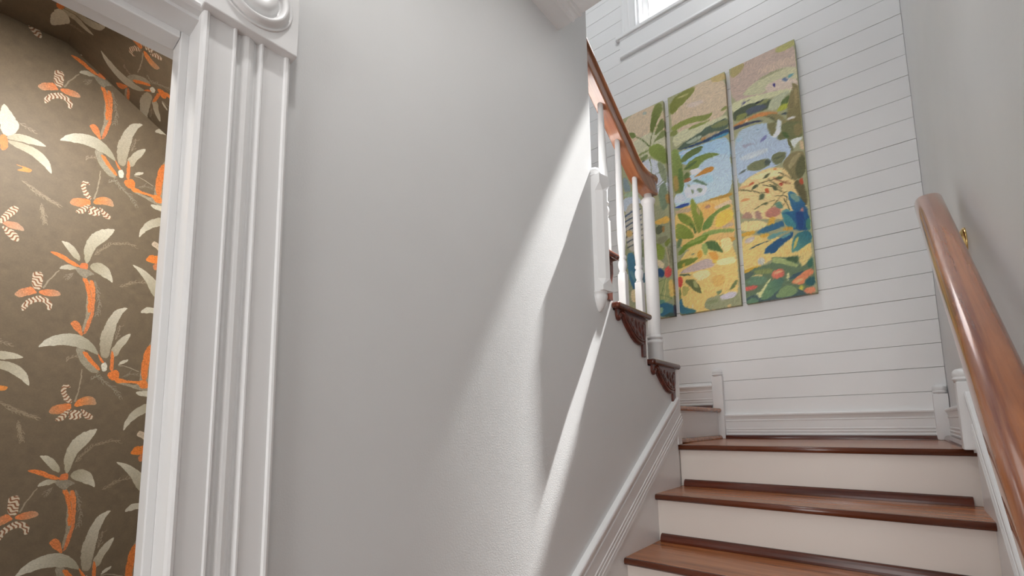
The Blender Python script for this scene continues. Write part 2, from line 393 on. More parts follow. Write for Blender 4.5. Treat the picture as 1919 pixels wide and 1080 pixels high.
p 196 176 120 196 176 120 702 11 723 18 727 0 706 -4
p 132 142 58 112 126 52 521 680 521 753 535 767 555 718 593 644 594 572 559 501 540 576
p 168 148 96 168 148 96 554 712 580 661 572 627 555 669
p 108 124 48 126 138 60 423 698 483 674 529 622 546 522 512 572 444 634
p 136 146 66 110 126 46 413 629 473 602 517 546 532 490 461 505 407 520
p 92 122 58 120 138 66 576 523 598 583 644 616 711 648 759 653 765 631 699 623 665 598 639 534
p 130 150 82 130 150 82 568 507 638 517 775 491 774 466 679 487 591 481
p 70 96 44 70 96 44 537 516 528 561 502 605 524 587 549 525
p 102 128 48 124 142 66 430 432 488 469 559 498 637 495 590 464 522 446 462 424
p 102 126 44 102 126 44 413 403 453 460 512 486 637 499 589 447 499 446 438 401
p 132 150 70 132 150 70 458 458 524 483 614 494 557 462
p 74 100 54 74 100 54 588 448 655 447 676 412 708 344 672 366 613 392
p 146 162 92 146 162 92 566 436 600 444 615 393 594 344
p 206 150 58 206 150 58 540 381 565 412 580 361 549 341
p 216 150 68 216 150 68 606 376 661 370 671 314 641 307
p 220 180 80 220 180 80 626 320 668 315 645 286
p 98 114 42 112 126 52 402 312 411 360 482 367 557 356 515 328 438 310
p 190 150 60 190 150 60 440 335 458 349 462 317 447 312
p 116 126 92 116 126 92 495 388 530 394 517 376
p 96 116 80 96 116 80 409 447 420 512 456 514 441 463
p 194 72 52 180 58 50 402 209 412 262 438 251 440 201 419 179
p 100 112 58 100 112 58 413 183 423 181 422 95 411 96
p 170 160 90 170 160 90 438 196 488 167 450 115 428 126
p 92 98 54 92 98 54 444 229 520 220 550 155 555 112 515 138 488 172
p 150 150 96 150 150 96 502 212 530 206 538 157 511 163
p 88 98 68 88 98 68 411 273 477 267 501 247 435 256
p 38 94 120 60 110 110 401 2 409 99 428 109 431 47 521 14 506 -4
p 190 180 110 190 180 110 409 0 461 0 437 -11
p 216 208 170 216 208 170 490 54 497 53 494 30 490 31
p 190 172 146 190 172 146 51 1546 369 1548 410 1211 101 1181
p 182 180 152 182 180 152 91 1315 268 1351 386 1299 377 1149 181 1181
p 150 160 150 150 160 150 222 1523 253 1517 252 1493 228 1496
p 94 104 44 112 118 60 268 1362 300 1526 363 1539 369 1462 332 1416 291 1331
p 100 110 56 100 110 56 296 1310 363 1433 384 1338 319 1311
l7 168 160 120 168 160 120 298 1337 347 1402 372 1452
p 110 120 70 110 120 70 278 1248 373 1339 392 1273 302 1264
l9 92 104 56 92 104 56 262 1243 212 1319 160 1362
l9 100 108 62 100 108 62 266 1241 277 1307 295 1347
p 102 114 58 102 114 58 104 1413 152 1399 168 1359 127 1354
p 122 136 64 108 122 56 253 1239 323 1248 382 1173 380 1056 309 1126 259 1181
p 112 122 70 112 122 70 167 1217 254 1224 255 1211 174 1201
p 104 116 70 104 116 70 179 1178 245 1197 252 1168 188 1153
p 52 60 72 52 60 72 187 1147 219 1158 226 1140 199 1135
p 188 194 204 188 194 204 179 1135 258 1162 316 1112 375 1043 383 845 274 882 173 1011
p 124 132 104 124 132 104 309 1122 372 1044 372 908 325 1001
l6 104 120 82 104 120 82 258 1151 269 1084 262 1017
l6 104 120 82 104 120 82 299 934 337 951 368 970
l6 96 110 84 96 110 84 281 1018 334 1028 371 1037
l6 96 110 90 96 110 90 260 902 321 926 381 950
p 110 126 102 110 126 102 304 872 329 939 366 940 379 772 326 729
p 152 118 66 152 118 66 354 854 383 852 379 779 358 786
p 148 170 140 148 170 140 49 959 139 960 167 903 56 933
p 176 186 196 176 186 196 40 939 183 898 184 774 35 821
p 120 136 140 120 136 140 47 1089 79 1077 115 961 50 975
p 140 142 112 140 142 112 30 895 393 775 385 -11 228 3 34 102
p 176 172 160 176 172 160 54 887 188 843 186 492 53 519
l15 78 90 110 78 90 110 50 786 107 807 178 808
l14 78 88 104 78 88 104 48 747 113 766 184 760
l14 84 92 104 84 92 104 50 707 111 728 182 729
l14 84 90 100 84 90 100 51 668 110 689 180 691
l13 96 92 84 96 92 84 50 628 116 649 186 659
l13 88 92 96 88 92 96 53 589 113 603 184 614
l13 86 92 92 86 92 92 55 549 119 563 182 576
p 188 160 104 188 160 104 57 681 101 673 102 622 58 626
p 66 112 134 52 98 124 53 519 120 495 119 229 88 236 58 356
p 90 130 140 90 130 140 62 370 87 380 122 296 113 268
p 206 188 148 206 188 148 68 240 127 235 130 145 75 140
p 110 120 92 110 120 92 144 595 175 594 184 448 153 455
p 150 158 150 150 158 150 161 453 184 455 193 177 163 183
p 60 88 104 60 88 104 159 333 178 344 182 268 163 258
p 204 164 80 204 164 80 264 685 371 704 375 641 277 659
p 78 84 62 78 84 62 271 615 292 654 338 631 329 594 281 583
p 150 110 60 150 110 60 320 627 339 637 336 586 322 586
p 122 122 96 122 122 96 268 542 302 567 363 557 343 516 299 511
p 110 122 52 110 122 52 329 514 373 546 371 503 341 481
p 114 130 48 124 138 60 262 532 299 515 333 480 324 411 293 395 265 446
l6 188 168 128 188 168 128 338 482 349 428 355 347
l6 120 110 84 120 110 84 352 486 359 418 363 359
l6 96 90 70 96 90 70 370 481 370 416 362 345
p 206 190 156 206 190 156 262 428 325 372 315 331 277 362
p 26 62 102 26 62 102 264 337 291 349 322 317 312 273 267 291
p 196 84 76 182 70 66 317 290 325 332 348 351 371 314 369 277 340 267
p 146 152 100 146 152 100 253 264 386 268 384 98 256 118
l5 86 108 60 86 108 60 271 250 330 266
l5 96 116 66 96 116 66 279 125 304 199 322 260
l5 190 180 120 190 180 120 308 126 322 195 329 252
l5 80 104 64 80 104 64 266 163 323 145 364 116
p 206 176 100 206 176 100 343 249 375 249 378 127 347 130
p 84 128 110 84 128 110 257 121 308 126 320 88 262 84
p 30 84 116 44 98 112 258 74 292 104 369 83 382 -4 272 7
p 130 160 130 130 160 130 246 51 291 79 303 48 258 13
p 46 70 60 46 70 60 273 10 373 29 381 -7
p 48 46 66 48 46 66 369 79 383 77 383 -6 368 -4"""
PAPER_ROWS = """f6 128 116 96 128 116 96 87 63 102 54 118 49 142 38
f6 128 116 96 128 116 96 108 21 113 7 119 -22
f6 128 116 96 128 116 96 228 -85 242 -62 263 -39 295 -28 320 -30
f6 128 116 96 128 116 96 290 -166 309 -152 327 -142 352 -138
f6 124 114 98 124 114 98 187 -148 179 -159 176 -167
f6 124 114 98 124 114 98 233 -159 244 -196 249 -229 246 -260
f6 128 116 98 128 116 98 190 194 196 207 218 215
f6 128 116 98 128 116 98 291 269 297 289 300 313
f7 124 118 102 124 118 102 244 146 259 163 275 142 300 124 312 99
f6 128 116 96 128 116 96 69 677 90 664 112 651 144 634
f6 128 116 96 128 116 96 110 628 116 599 124 573
f6 128 116 98 128 116 98 51 240 67 233 82 230
f6 120 112 96 120 112 96 313 160 332 172 351 170
l4 140 128 108 140 128 108 130 -205 142 -174 159 -147
l4 140 128 108 140 128 108 216 83 223 129 224 176
l3 150 140 120 150 140 120 303 194 326 191 352 178
p 140 128 108 140 128 108 215 433 224 436 231 395 234 351 229 318 222 285 214 281 222 329 219 393
p 196 116 64 188 112 70 221 438 233 435 239 390 238 335 236 319 227 283 218 272 225 311 232 341 229 395
p 194 112 58 194 112 58 205 -153 215 -153 223 -173 229 -179 226 -193 231 -223 231 -255 224 -254 223 -216 214 -177
p 190 114 66 190 114 66 189 304 200 315 212 305 216 284 221 269 209 277 199 288
p 138 130 112 138 130 112 206 237 226 235 232 208 248 193 262 169 247 167 226 184 214 207
p 138 128 110 138 128 110 293 162 322 141 355 137 357 203 367 252 379 281 390 282 389 206 389 118 359 122 335 131 303 140
p 202 118 56 202 118 56 294 161 321 151 352 149 371 158 380 131 361 127 352 143 321 143 299 140
p 196 112 54 196 112 54 355 190 364 251 377 267 380 253 375 205 373 151 363 150
p 196 124 60 196 124 60 72 118 49 122 87 120 84 110 54 103
p 200 114 58 200 114 58 134 -100 146 -96 163 -100 176 -109 186 -114 203 -127 190 -129 168 -118 151 -108
p 190 108 62 190 108 62 199 -115 214 -110 218 -129 207 -140 199 -133
p 128 120 104 128 120 104 186 -131 202 -130 220 -131 234 -142 221 -146 213 -160 204 -153 195 -143
v 182 176 158 150 142 120 270 12 233 -4 215 -28 206 -54 204 -86 211 -116 218 -108 225 -79 232 -55 249 -35 263 -8
v 182 176 158 150 142 120 156 -60 170 -62 186 -73 197 -94 199 -111 184 -103 170 -84 162 -70
v 178 172 154 150 142 122 156 -144 163 -133 175 -125 195 -130 194 -134 180 -140
v 182 176 158 146 138 116 276 -160 269 -130 259 -111 245 -104 231 -105 218 -120 231 -133 247 -141 264 -150
v 184 180 164 142 136 116 130 227 147 253 166 267 194 275 214 274 233 261 249 241 258 218 245 224 228 232 207 238 185 241 163 237 145 232
v 184 178 160 142 132 112 317 373 290 363 276 342 266 314 258 284 256 258 261 214 280 212 284 255 289 295 292 322 301 350
v 182 176 158 150 140 118 328 296 310 285 296 266 285 242 282 213 299 223 307 248 321 273
v 180 174 156 180 174 156 327 215 310 209 299 194 318 202
p 200 114 56 200 114 56 221 228 232 226 242 209 263 182 261 172 243 192 228 210
p 198 110 56 198 110 56 252 229 272 200 264 197
p 196 112 58 196 112 58 285 242 292 217 292 177 284 176 284 213
p 202 112 52 202 112 52 277 166 296 182 307 175 304 150 289 148
p 190 186 170 190 186 170 264 194 273 202 279 190 277 174 266 174
v 182 176 158 150 142 120 326 -4 327 25 338 51 354 71 380 85 413 75 378 55 356 41 339 22
v 182 176 158 182 176 158 346 115 362 121 388 123 395 102 361 105
v 182 176 158 146 138 116 313 -88 332 -92 358 -107 385 -132 397 -194 378 -182 367 -168 352 -135 333 -108
v 180 174 156 180 174 156 343 -238 350 -222 362 -213 388 -215 384 -230 363 -232
p 176 160 138 176 160 138 359 -15 363 -1 372 0 381 -14 379 -32 371 -21
p 200 114 48 200 114 48 346 -68 354 -48 380 -43 394 -54 384 -67 366 -73
p 176 110 70 176 110 70 366 -76 376 -66 385 -76 378 -91 370 -94
v 182 176 158 150 142 120 111 196 98 205 84 210 65 211 43 205 30 184 55 188 85 191
v 184 178 160 146 138 116 125 120 121 147 109 169 90 182 67 187 30 182 46 169 68 165 92 153 109 137
v 182 176 158 182 176 158 56 232 35 263 19 283 15 232 26 189 44 197
p 196 112 58 196 112 58 19 189 33 196 39 158 26 145
s 186 172 150 186 172 150 184 117 189 130 199 132 206 123 195 123 196 106 212 86 208 78 198 81 188 100
p 198 114 60 170 120 84 209 71 208 79 184 76 169 67 165 50 186 48 209 64
p 202 114 52 160 128 100 214 72 219 87 236 100 255 99 262 79 257 76 238 75 220 68
s 188 176 154 188 176 154 177 32 191 52 205 64 208 59 196 32 187 29
s 190 178 158 190 178 158 204 39 209 62 228 59 234 42 226 34 211 34
s 188 172 150 188 172 150 227 64 239 60 255 46 258 37 248 33 237 40
s 188 174 152 188 174 152 108 397 108 429 113 434 128 435 128 412 128 388 118 383 113 388
p 196 116 70 170 130 100 118 380 109 392 87 380 76 362 89 355 111 370 121 376
p 198 116 68 168 130 102 122 382 137 390 158 392 168 380 152 371 128 373
s 190 178 158 190 178 158 94 322 94 340 105 357 123 371 142 366 152 352 151 333 142 334 138 351 124 353 108 342 100 324
s 186 172 150 186 172 150 38 559 46 581 59 603 69 600 70 592 62 577 48 553 39 544
p 184 124 90 160 132 108 39 547 57 560 74 556 85 541 78 537 59 539
s 186 174 152 186 174 152 41 540 59 539 75 524 76 507 65 505 50 523"""
TW, TH = 0.460, 0.596                       # wallpaper repeat
rng = np.random.default_rng(5)
def smooth_noise(h, w, cell):
    gh, gw = int(h/cell)+3, int(w/cell)+3
    a = rng.standard_normal((gh, gw))
    y = np.arange(h)/cell; x = np.arange(w)/cell
    y0 = y.astype(int); x0 = x.astype(int); fy = (y-y0)[:, None]; fx = (x-x0)[None]
    fy = fy*fy*(3-2*fy); fx = fx*fx*(3-2*fx)
    return (a[y0][:, x0]*(1-fy)*(1-fx) + a[y0+1][:, x0]*fy*(1-fx) + a[y0][:, x0+1]*(1-fy)*fx + a[y0+1][:, x0+1]*fy*fx)
def chaikin(p, n=2):
    for _ in range(n):
        q = np.roll(p, -1, 0); p = np.stack([p*0.78+q*0.22, p*0.22+q*0.78], 1).reshape(-1, 2)
    return p
class Sheet:
    def __init__(s, w, h, ppm, base, warp, wrap=None):
        s.ppm, s.wrap = ppm, wrap; s.W, s.Hh = int(round(w*ppm)), int(round(h*ppm))
        s.a = np.tile(np.array(base, float), (s.Hh, s.W, 1))
        s.wx = warp*(smooth_noise(s.Hh, s.W, 9*ppm)*0.8 + smooth_noise(s.Hh, s.W, 3.5*ppm)*0.45)
        s.wy = warp*(smooth_noise(s.Hh, s.W, 9*ppm)*0.8 + smooth_noise(s.Hh, s.W, 3.5*ppm)*0.45)
        s.n1 = smooth_noise(s.Hh, s.W, 2.2*ppm); s.n2 = smooth_noise(s.Hh, s.W, 14*ppm)
    def fill(s, pts, c0, c1, mode='p', opa=1.0, streak=0.10, far=None):
        """pts in mm"""
        if s.wrap:
            w, h = s.wrap
            for i in range(-3, 4):
                for j in range(-4, 5):
                    q = pts + np.array([i*w, j*h])
                    if q[:, 0].max() < -2 or q[:, 0].min() > w+2 or q[:, 1].max() < -2 or q[:, 1].min() > h+2: continue
                    s._fill(q, c0, c1, mode, opa, streak)
        else: s._fill(pts, c0, c1, mode, opa, streak)
    def _fill(s, P, c0, c1, mode, opa, streak):
        ppm = s.ppm; p = P*ppm
        x0, y0 = np.floor(p.min(0)-8*ppm*0.6).astype(int); x1, y1 = np.ceil(p.max(0)+8*ppm*0.6).astype(int)
        x0, y0 = max(x0, 0), max(y0, 0); x1, y1 = min(x1, s.W), min(y1, s.Hh)
        if x1 <= x0 or y1 <= y0: return
        X, Y = np.meshgrid(np.arange(x0, x1)+0.5, np.arange(y0, y1)+0.5)
        sx = X + s.wx[y0:y1, x0:x1]*ppm; sy = Y + s.wy[y0:y1, x0:x1]*ppm
        ins = np.zeros(X.shape, bool); n = len(p)
        for i in range(n):
            (ax, ay), (bx_, by_) = p[i], p[(i+1) % n]
            if ay == by_: continue
            t = ((ay > sy) != (by_ > sy)) & (sx < (bx_-ax)*(sy-ay)/(by_-ay)+ax); ins ^= t
        if not ins.any(): return
        o = p[0]; fa = p[np.argmax(((p-o)**2).sum(1))]; d = fa-o; L = max(1e-6, np.hypot(*d)); d = d/L
        u = ((X-o[0])*d[0]+(Y-o[1])*d[1])/L; v = (-(X-o[0])*d[1]+(Y-o[1])*d[0])/ppm
        t = np.clip(u, 0, 1)[..., None]
        col = c0*(1-t)+c1*t
        if mode == 'v':
            k = 1 + 0.055*np.sin(v*2*np.pi/2.6 + 2.2*s.n2[y0:y1, x0:x1]) + 0.03*s.n1[y0:y1, x0:x1]
        elif mode == 's':
            st_ = np.sin(u*L/ppm*2*np.pi/8.5 + 1.6*np.sin(v*0.35) + 0.9*s.n2[y0:y1, x0:x1])
            k = np.where(st_ > 0.25, 0.62, 1.0)
        else:
            ph = (u*L*0.12/ppm)
            k = 1 + streak*(0.55*np.sin(v*1.9+3*s.n2[y0:y1, x0:x1]) * 0.6 + 0.6*s.n1[y0:y1, x0:x1])
        new = np.clip(col*k[..., None], 0, 255)
        if mode == 's': new = np.where((k < 0.9)[..., None], np.array([124., 84., 58.]), new)
        al = ins[..., None]*opa
        s.a[y0:y1, x0:x1] = s.a[y0:y1, x0:x1]*(1-al)+new*al
    def line(s, pts, w, col, opa=1.0):
        p = np.array(pts, float); 
        for _ in range(2):
            if len(p) > 2:
                q = [p[0]]
                for i in range(len(p)-1): q += [p[i]*0.75+p[i+1]*0.25, p[i]*0.25+p[i+1]*0.75]
                p = np.array(q+[p[-1]])
        d = np.gradient(p, axis=0); nrm = np.stack([-d[:, 1], d[:, 0]], 1)/np.maximum(1e-6, np.hypot(d[:, 0], d[:, 1]))[:, None]
        ww = (w/2*np.linspace(1, 0.55, len(p)))[:, None]
        s.fill(np.concatenate([p+nrm*ww, (p-nrm*ww)[::-1]]), col, col, 'p', opa, 0.05)
    def fern(s, pts, w, col):
        p = np.array(pts, float); s.line(p, 2.0, col*1.05, 0.8)
        seg = np.hypot(*np.diff(p, axis=0).T); tot = seg.sum(); n = max(4, int(tot/7))
        for k in range(n):
            t = (k+0.5)/n*tot; i = 0
            while i < len(seg)-1 and t > seg[i]: t -= seg[i]; i += 1
            q = p[i]+(p[i+1]-p[i])*min(1, t/seg[i]); dd = (p[i+1]-p[i])/seg[i]
            for sg in (-1, 1):
                an = math.atan2(dd[1], dd[0])+sg*rng.uniform(0.5, 1.1); ln = w*rng.uniform(0.9, 2.1)
                s.line([q, q+ln*0.5*np.array([math.cos(an), math.sin(an)]), q+ln*np.array([math.cos(an-0.4*sg), math.sin(an-0.4*sg)])], rng.uniform(1.6, 2.8), col*1.05, 0.8)
    def image(s, name, gain):
        c = np.clip(s.a/255.0, 0, 1); lin = np.where(c <= 0.04045, c/12.92, ((c+0.055)/1.055)**2.4)*np.array(gain)
        lin = np.clip(lin, 0, 0.9); c = np.where(lin <= 0.0031308, lin*12.92, 1.055*lin**(1/2.4)-0.055)
        im = bpy.data.images.new(name, s.W, s.Hh); px = np.ones((s.Hh, s.W, 4), np.float32); px[..., :3] = c
        im.pixels.foreach_set(px.ravel()); im.update(); im.pack(); return im
def draw(sheet, rows, mode_streak):
    for r in rows.strip().splitlines():
        f = r.split(); k = f[0]; q = np.array([float(v) for v in f[1:]])
        c0, c1, p = q[:3], q[3:6], q[6:].reshape(-1, 2)
        if k[0] == 'l': sheet.line(p, float(k[1:]), c0)
        elif k[0] == 'f': sheet.fern(p, float(k[1:]), c0)
        else: sheet.fill(chaikin(p), c0, c1, k, 1.0, mode_streak)
def print_mat(name, im, rough, bump_scale, bump, sheen=0.0, spec=0.5):
    m_ = mat(name, (0.5, 0.5, 0.5), rough, spec=spec); b_ = m_.node_tree.nodes['Principled BSDF']
    ti = nd(m_, 'ShaderNodeTexImage'); ti.image = im; ti.extension = 'REPEAT'
    uvn = nd(m_, 'ShaderNodeUVMap'); uvn.uv_map = 'uv'; lk(m_, uvn.outputs[0], ti.inputs[0]); lk(m_, ti.outputs[0], b_.inputs['Base Color'])
    n = nd(m_, 'ShaderNodeTexNoise'); n.inputs['Scale'].default_value = bump_scale; n.inputs['Detail'].default_value = 3
    lk(m_, coords(m_), n.inputs['Vector'])
    bp_ = nd(m_, 'ShaderNodeBump'); bp_.inputs['Strength'].default_value = bump; bp_.inputs['Distance'].default_value = 0.001
    lk(m_, n.outputs[0], bp_.inputs['Height']); lk(m_, bp_.outputs[0], b_.inputs['Normal'])
    return m_
sh = Sheet(1172, 1542, 0.72, (150, 150, 115), 1.9)
draw(sh, PAINT_ROWS, 0.16)
# loose bristle dabs that pick up the colour below them
for _ in range(1000):
    x, z = rng.uniform(8, 1164), rng.uniform(8, 1534); ix, iz = int(x*0.72), int(z*0.72)
    c = sh.a[min(iz, sh.Hh-1), min(ix, sh.W-1)]*rng.uniform(0.92, 1.1) + rng.uniform(-4, 4, 3)
    an = rng.uniform(-0.2, 1.1); ln, wd = rng.uniform(6, 26), rng.uniform(1.5, 4.5)
    d_ = np.array([math.cos(an), math.sin(an)])*ln; e_ = np.array([-math.sin(an), math.cos(an)])*wd; q = np.array([x, z])
    sh.fill(np.array([q-d_, q-d_*0.4+e_, q+d_*0.5+e_*0.8, q+d_, q+d_*0.3-e_, q-d_*0.6-e_*0.7]), np.clip(c, 0, 255), np.clip(c, 0, 255), 'p', 0.4, 0.06)
# drag the wet paint along the brush direction
th_ = 0.55 + 0.9*smooth_noise(sh.Hh, sh.W, 60) + 0.5*smooth_noise(sh.Hh, sh.W, 18)
ct, st2 = np.cos(th_), np.sin(th_); yy, xx = np.mgrid[0:sh.Hh, 0:sh.W]
bristle = rng.standard_normal((sh.Hh, sh.W)); paint_sum = np.zeros_like(sh.a); bristle_sum = np.zeros_like(bristle); ks = np.arange(-5, 6)
amp = 0.75 + 0.45*np.abs(smooth_noise(sh.Hh, sh.W, 10))
for k_ in ks:
    jx = np.clip((xx+k_*ct*amp).round().astype(int), 0, sh.W-1); jy = np.clip((yy+k_*st2*amp).round().astype(int), 0, sh.Hh-1)
    paint_sum += sh.a[jy, jx]; bristle_sum += bristle[jy, jx]
sh.a = np.clip((0.75*paint_sum/len(ks)+0.25*sh.a)*(1+0.030*(bristle_sum/np.sqrt(len(ks))))[..., None], 0, 255)
M['painting'] = print_mat('painted_canvas', sh.image('triptych_paint', (1.38, 1.38, 1.38)), 0.55, 260, 0.10)
wp = Sheet(460, 596, 1.4, (101, 88, 70), 0.7, wrap=(460, 596))
wp.a *= (1 + 0.018*wp.n1 + 0.02*wp.n2)[..., None]
draw(wp, PAPER_ROWS, 0.10)
M['paper'] = print_mat('floral_wallpaper', wp.image('wallpaper_print', (1.38, 1.38, 1.40)), 0.56, 420, 0.12, spec=0.42)


# ------------------------------------------------------------------ room shell
XL, XR, YB = -0.80, 0.18, 3.05              # left wall face, right wall face, back wall face
XO = -1.77                                  # far wall of the upper flight and of the powder room
CE, CY = 1.37, 1.24                         # hall ceiling height and the edge of its stair opening
TOP = 4.75                                  # stairwell ceiling
FL = -H
RISE = 0.185
T1, T2, T3, T4, U1, U2, U3 = -0.469, -0.284, -0.099, 0.086, 0.271, 0.456, 0.641
JY, JZ = 0.200, 0.648                       # door opening: right jamb and head
def yz(x): return lambda p, a: (a, p[0], Zr(p[1]))

b = MB(); b.box(-1.95, 2.3, -3.3, 3.2, -0.1, 0.0); b.build('floor', M['floor'], kind='structure')
b = MB()
prof = [(-3.2, FL), (-0.62, FL), (-0.62, JZ), (JY+0.018, JZ), (JY+0.018, FL), (2.165, FL), (2.165, U1-0.026), (1.855, U1-0.026), (1.855, U2-0.026),
        (1.565, U2-0.026), (1.565, U3-0.026), (1.44, U3-0.026), (1.44, TOP), (-3.2, TOP)]
b.prism(prof, yz(0), XL, -0.92)
wl_o = b.build('wall_left', M['wall'], kind='structure', bevel=0.006, seg=3)
b = MB(); b.box(XR, XR+0.12, 0.36, YB+0.15, 0, Zr(TOP)); b.box(XR, XR+0.12, -1.2, 0.36, Zr(CE+0.3), Zr(TOP)); b.build('wall_right', M['wall'], kind='structure')
b = MB(); b.box(XR+0.12, 2.2, 0.36, 0.48, 0, Zr(CE)); b.box(2.2, 2.32, -3.2, 0.48, 0, Zr(CE)); b.build('wall_hall_right', M['wall'], kind='structure')
b = MB(); b.box(-0.92, 2.32, -3.32, -3.2, 0, Zr(CE+0.3)); b.build('wall_front', M['wall'], kind='structure')
b = MB(); b.box(-0.95, 2.32, -3.32, CY, Zr(CE), Zr(CE+0.3)); b.build('ceiling', M['ceiling'], kind='structure', bevel=0.004)
b = MB(); b.box(-1.95, 0.32, -1.32, 3.2, Zr(TOP), Zr(TOP)+0.12); b.build('ceiling_stairwell', M['ceiling'], kind='structure')
b = MB(); b.box(-1.95, 0.32, -1.32, -1.2, Zr(1.2), Zr(TOP)); b.build('wall_stairwell_front', M['wall'], kind='structure')
b = MB(); b.box(-1.95, -1.80, -1.4, 3.2, 0, Zr(TOP)); b.build('wall_stairwell_left', M['wall'], kind='structure')

# flat casing boards fixed to the hall ceiling along the left wall
b = MB()
b.strip([(0, 0), (0.0, 0.012), (0.055, 0.012), (0.058, 0.017), (0.064, 0.017), (0.068, 0.011), (0.085, 0.011), (0.088, 0.015), (0.094, 0.015), (0.097, 0.006), (0.175, 0.006), (0.175, 0)],
        (XL, -3.2, Zr(CE)), (XL, CY, Zr(CE)), (1, 0, 0), (0, 0, -1))
b.build('trim_1', M['trim'], kind='structure')

# back wall: masonry with the window opening, shiplap boards one by one
WX0, WX1, WZ0, WZ1 = -1.263, -0.50, 2.945, 4.20
root = struct_root('wall_back', (0, YB, 0))
b = MB()
b.box(-1.95, WX0, YB+0.012, YB+0.15, 0, Zr(TOP)); b.box(WX1, 0.32, YB+0.012, YB+0.15, 0, Zr(TOP))
b.box(WX0, WX1, YB+0.012, YB+0.15, 0, Zr(WZ0)); b.box(WX0, WX1, YB+0.012, YB+0.15, Zr(WZ1), Zr(TOP))
b.build('masonry', M['wall'], root)
PITCH, Z0 = 0.1180, 0.3705
random.seed(3)
for k in range(-6, 38):
    z0, z1 = Z0+PITCH*k, Z0+PITCH*(k+1)
    if z0 > TOP-0.02: continue
    spans = [(-1.80, XR)]
    if z1 > WZ0 and z0 < WZ1: spans = [(-1.80, WX0), (WX1, XR)]
    for x0, x1 in spans:
        b = MB(); d = random.uniform(-0.0006, 0.0006)
        b.box(x0+0.001, x1-0.001, YB+d, YB+0.0125, Zr(z0+0.0010), Zr(z1-0.0010))
        b.build('shiplap_board', M['board'], root, bevel=0.0009, seg=1)

# window
root = struct_root('window_1', (-0.88, YB, Zr(WZ0)))
b = MB()
for x0, x1, z0, z1 in ((WX0, WX0+0.012, WZ0, WZ1), (WX1-0.012, WX1, WZ0, WZ1), (WX0, WX1, WZ0, WZ0+0.012), (WX0, WX1, WZ1-0.012, WZ1)):
    b.box(x0, x1, YB, YB+0.15, Zr(z0), Zr(z1))
b.build('window_frame', M['trim'], root)
b = MB(); sy0, sy1 = YB+0.07, YB+0.105; x0, x1, z0, z1 = WX0+0.012, WX1-0.012, WZ0+0.012, WZ1-0.012
b.box(x0, x0+0.045, sy0, sy1, Zr(z0), Zr(z1)); b.box(x1-0.045, x1, sy0, sy1, Zr(z0), Zr(z1))
b.box(x0+0.045, x1-0.045, sy0, sy1, Zr(z0), Zr(z0+0.02)); b.box(x0+0.045, x1-0.045, sy0, sy1, Zr(z1-0.045), Zr(z1))
b.build('sash', M['trim'], root, bevel=0.003)
b = MB(); b.box(x0+0.04, x1-0.04, sy0+0.015, sy0+0.019, Zr(z0+0.015), Zr(z1-0.04)); b.build('pane', M['glass'], root)
CAS = [(0, 0), (0, 0.012), (0.006, 0.02), (0.013, 0.02), (0.016, 0.015), (0.055, 0.015), (0.060, 0.019), (0.066, 0.019), (0.07, 0.015), (0.104, 0.015), (0.108, 0.02), (0.116, 0.02), (0.12, 0.012), (0.12, 0)]
for sgn, xx in ((-1, WX0-0.004), (1, WX1+0.004)):
    b = MB(); b.strip(CAS, (xx, YB, Zr(2.93)), (xx, YB, Zr(WZ1+0.124)), (sgn, 0, 0), (0, -1, 0)); b.build('casing', M['trim'], root)
b = MB(); b.strip(CAS, (WX0-0.004, YB, Zr(WZ1+0.004)), (WX1+0.004, YB, Zr(WZ1+0.004)), (0, 0, 1), (0, -1, 0)); b.build('casing', M['trim'], root)
b = MB(); b.box(-1.44, WX1+0.175, YB-0.028, YB+0.06, Zr(2.912), Zr(WZ0)); b.build('window_sill', M['trim'], root, bevel=0.008, seg=3)
b = MB(); b.strip([(0, 0), (0, 0.018), (0.010, 0.017), (0.018, 0.013), (0.128, 0.013), (0.131, 0.017), (0.146, 0.019), (0.154, 0.016), (0.158, 0.008), (0.160, 0.0)],
                  (-1.41, YB, Zr(2.912)), (WX1+0.145, YB, Zr(2.912)), (0, 0, -1), (0, -1, 0)); b.build('apron', M['trim'], root)

# ------------------------------------------------------------------ powder room under the upper flight
def wallpaper_uv(o, fn):
    me = o.data; uv = me.uv_layers.new(name='uv')
    for lp in me.loops: uv.data[lp.index].uv = fn(Vector(me.vertices[lp.vertex_index].co)+Vector(o.parent['_o'] if o.parent else (0, 0, 0)))
SY, SZ, SLOPE = 0.128, 1.125, 0.662          # where the flat ceiling meets the slope
b = MB(); b.prism([(-1.4, FL), (2.1, FL), (2.1, SZ-SLOPE*(2.1-SY)), (SY, SZ), (-1.4, SZ)], yz(0), -1.80, XO)
o = b.build('wall_powder_room', M['paper'], kind='structure'); wallpaper_uv(o, lambda p: ((p.y)/TW, (p.z-H)/TH))
b = MB(); b.prism([(-1.4, SZ), (SY, SZ), (2.1, SZ-SLOPE*(2.1-SY)), (2.1, SZ-SLOPE*(2.1-SY)+0.05), (SY+0.01, SZ+0.05), (-1.4, SZ+0.05)], yz(0), -1.80, -0.915)
o = b.build('ceiling_powder_room', M['paper'], kind='structure')
_c, _s = math.cos(0.5846), math.sin(0.5846)
wallpaper_uv(o, lambda p: (((p.y-SY)*_c - (p.z-H-SZ)*_s + 0.06)/TW, -(p.x-XO)/TH + 0.55) if p.y > SY+0.02 else ((p.y-SY+0.06)/TW, -(p.x-XO)/TH+0.55))
b = MB(); b.box(-1.80, -0.92, -1.4, -1.3, 0, Zr(SZ)); b.build('wall_powder_front', M['wall'], kind='structure')
b = MB(); b.box(-1.80, -0.92, 2.0, 2.1, 0, Zr(U1-0.04)); b.build('wall_powder_back', M['wall'], kind='structure')
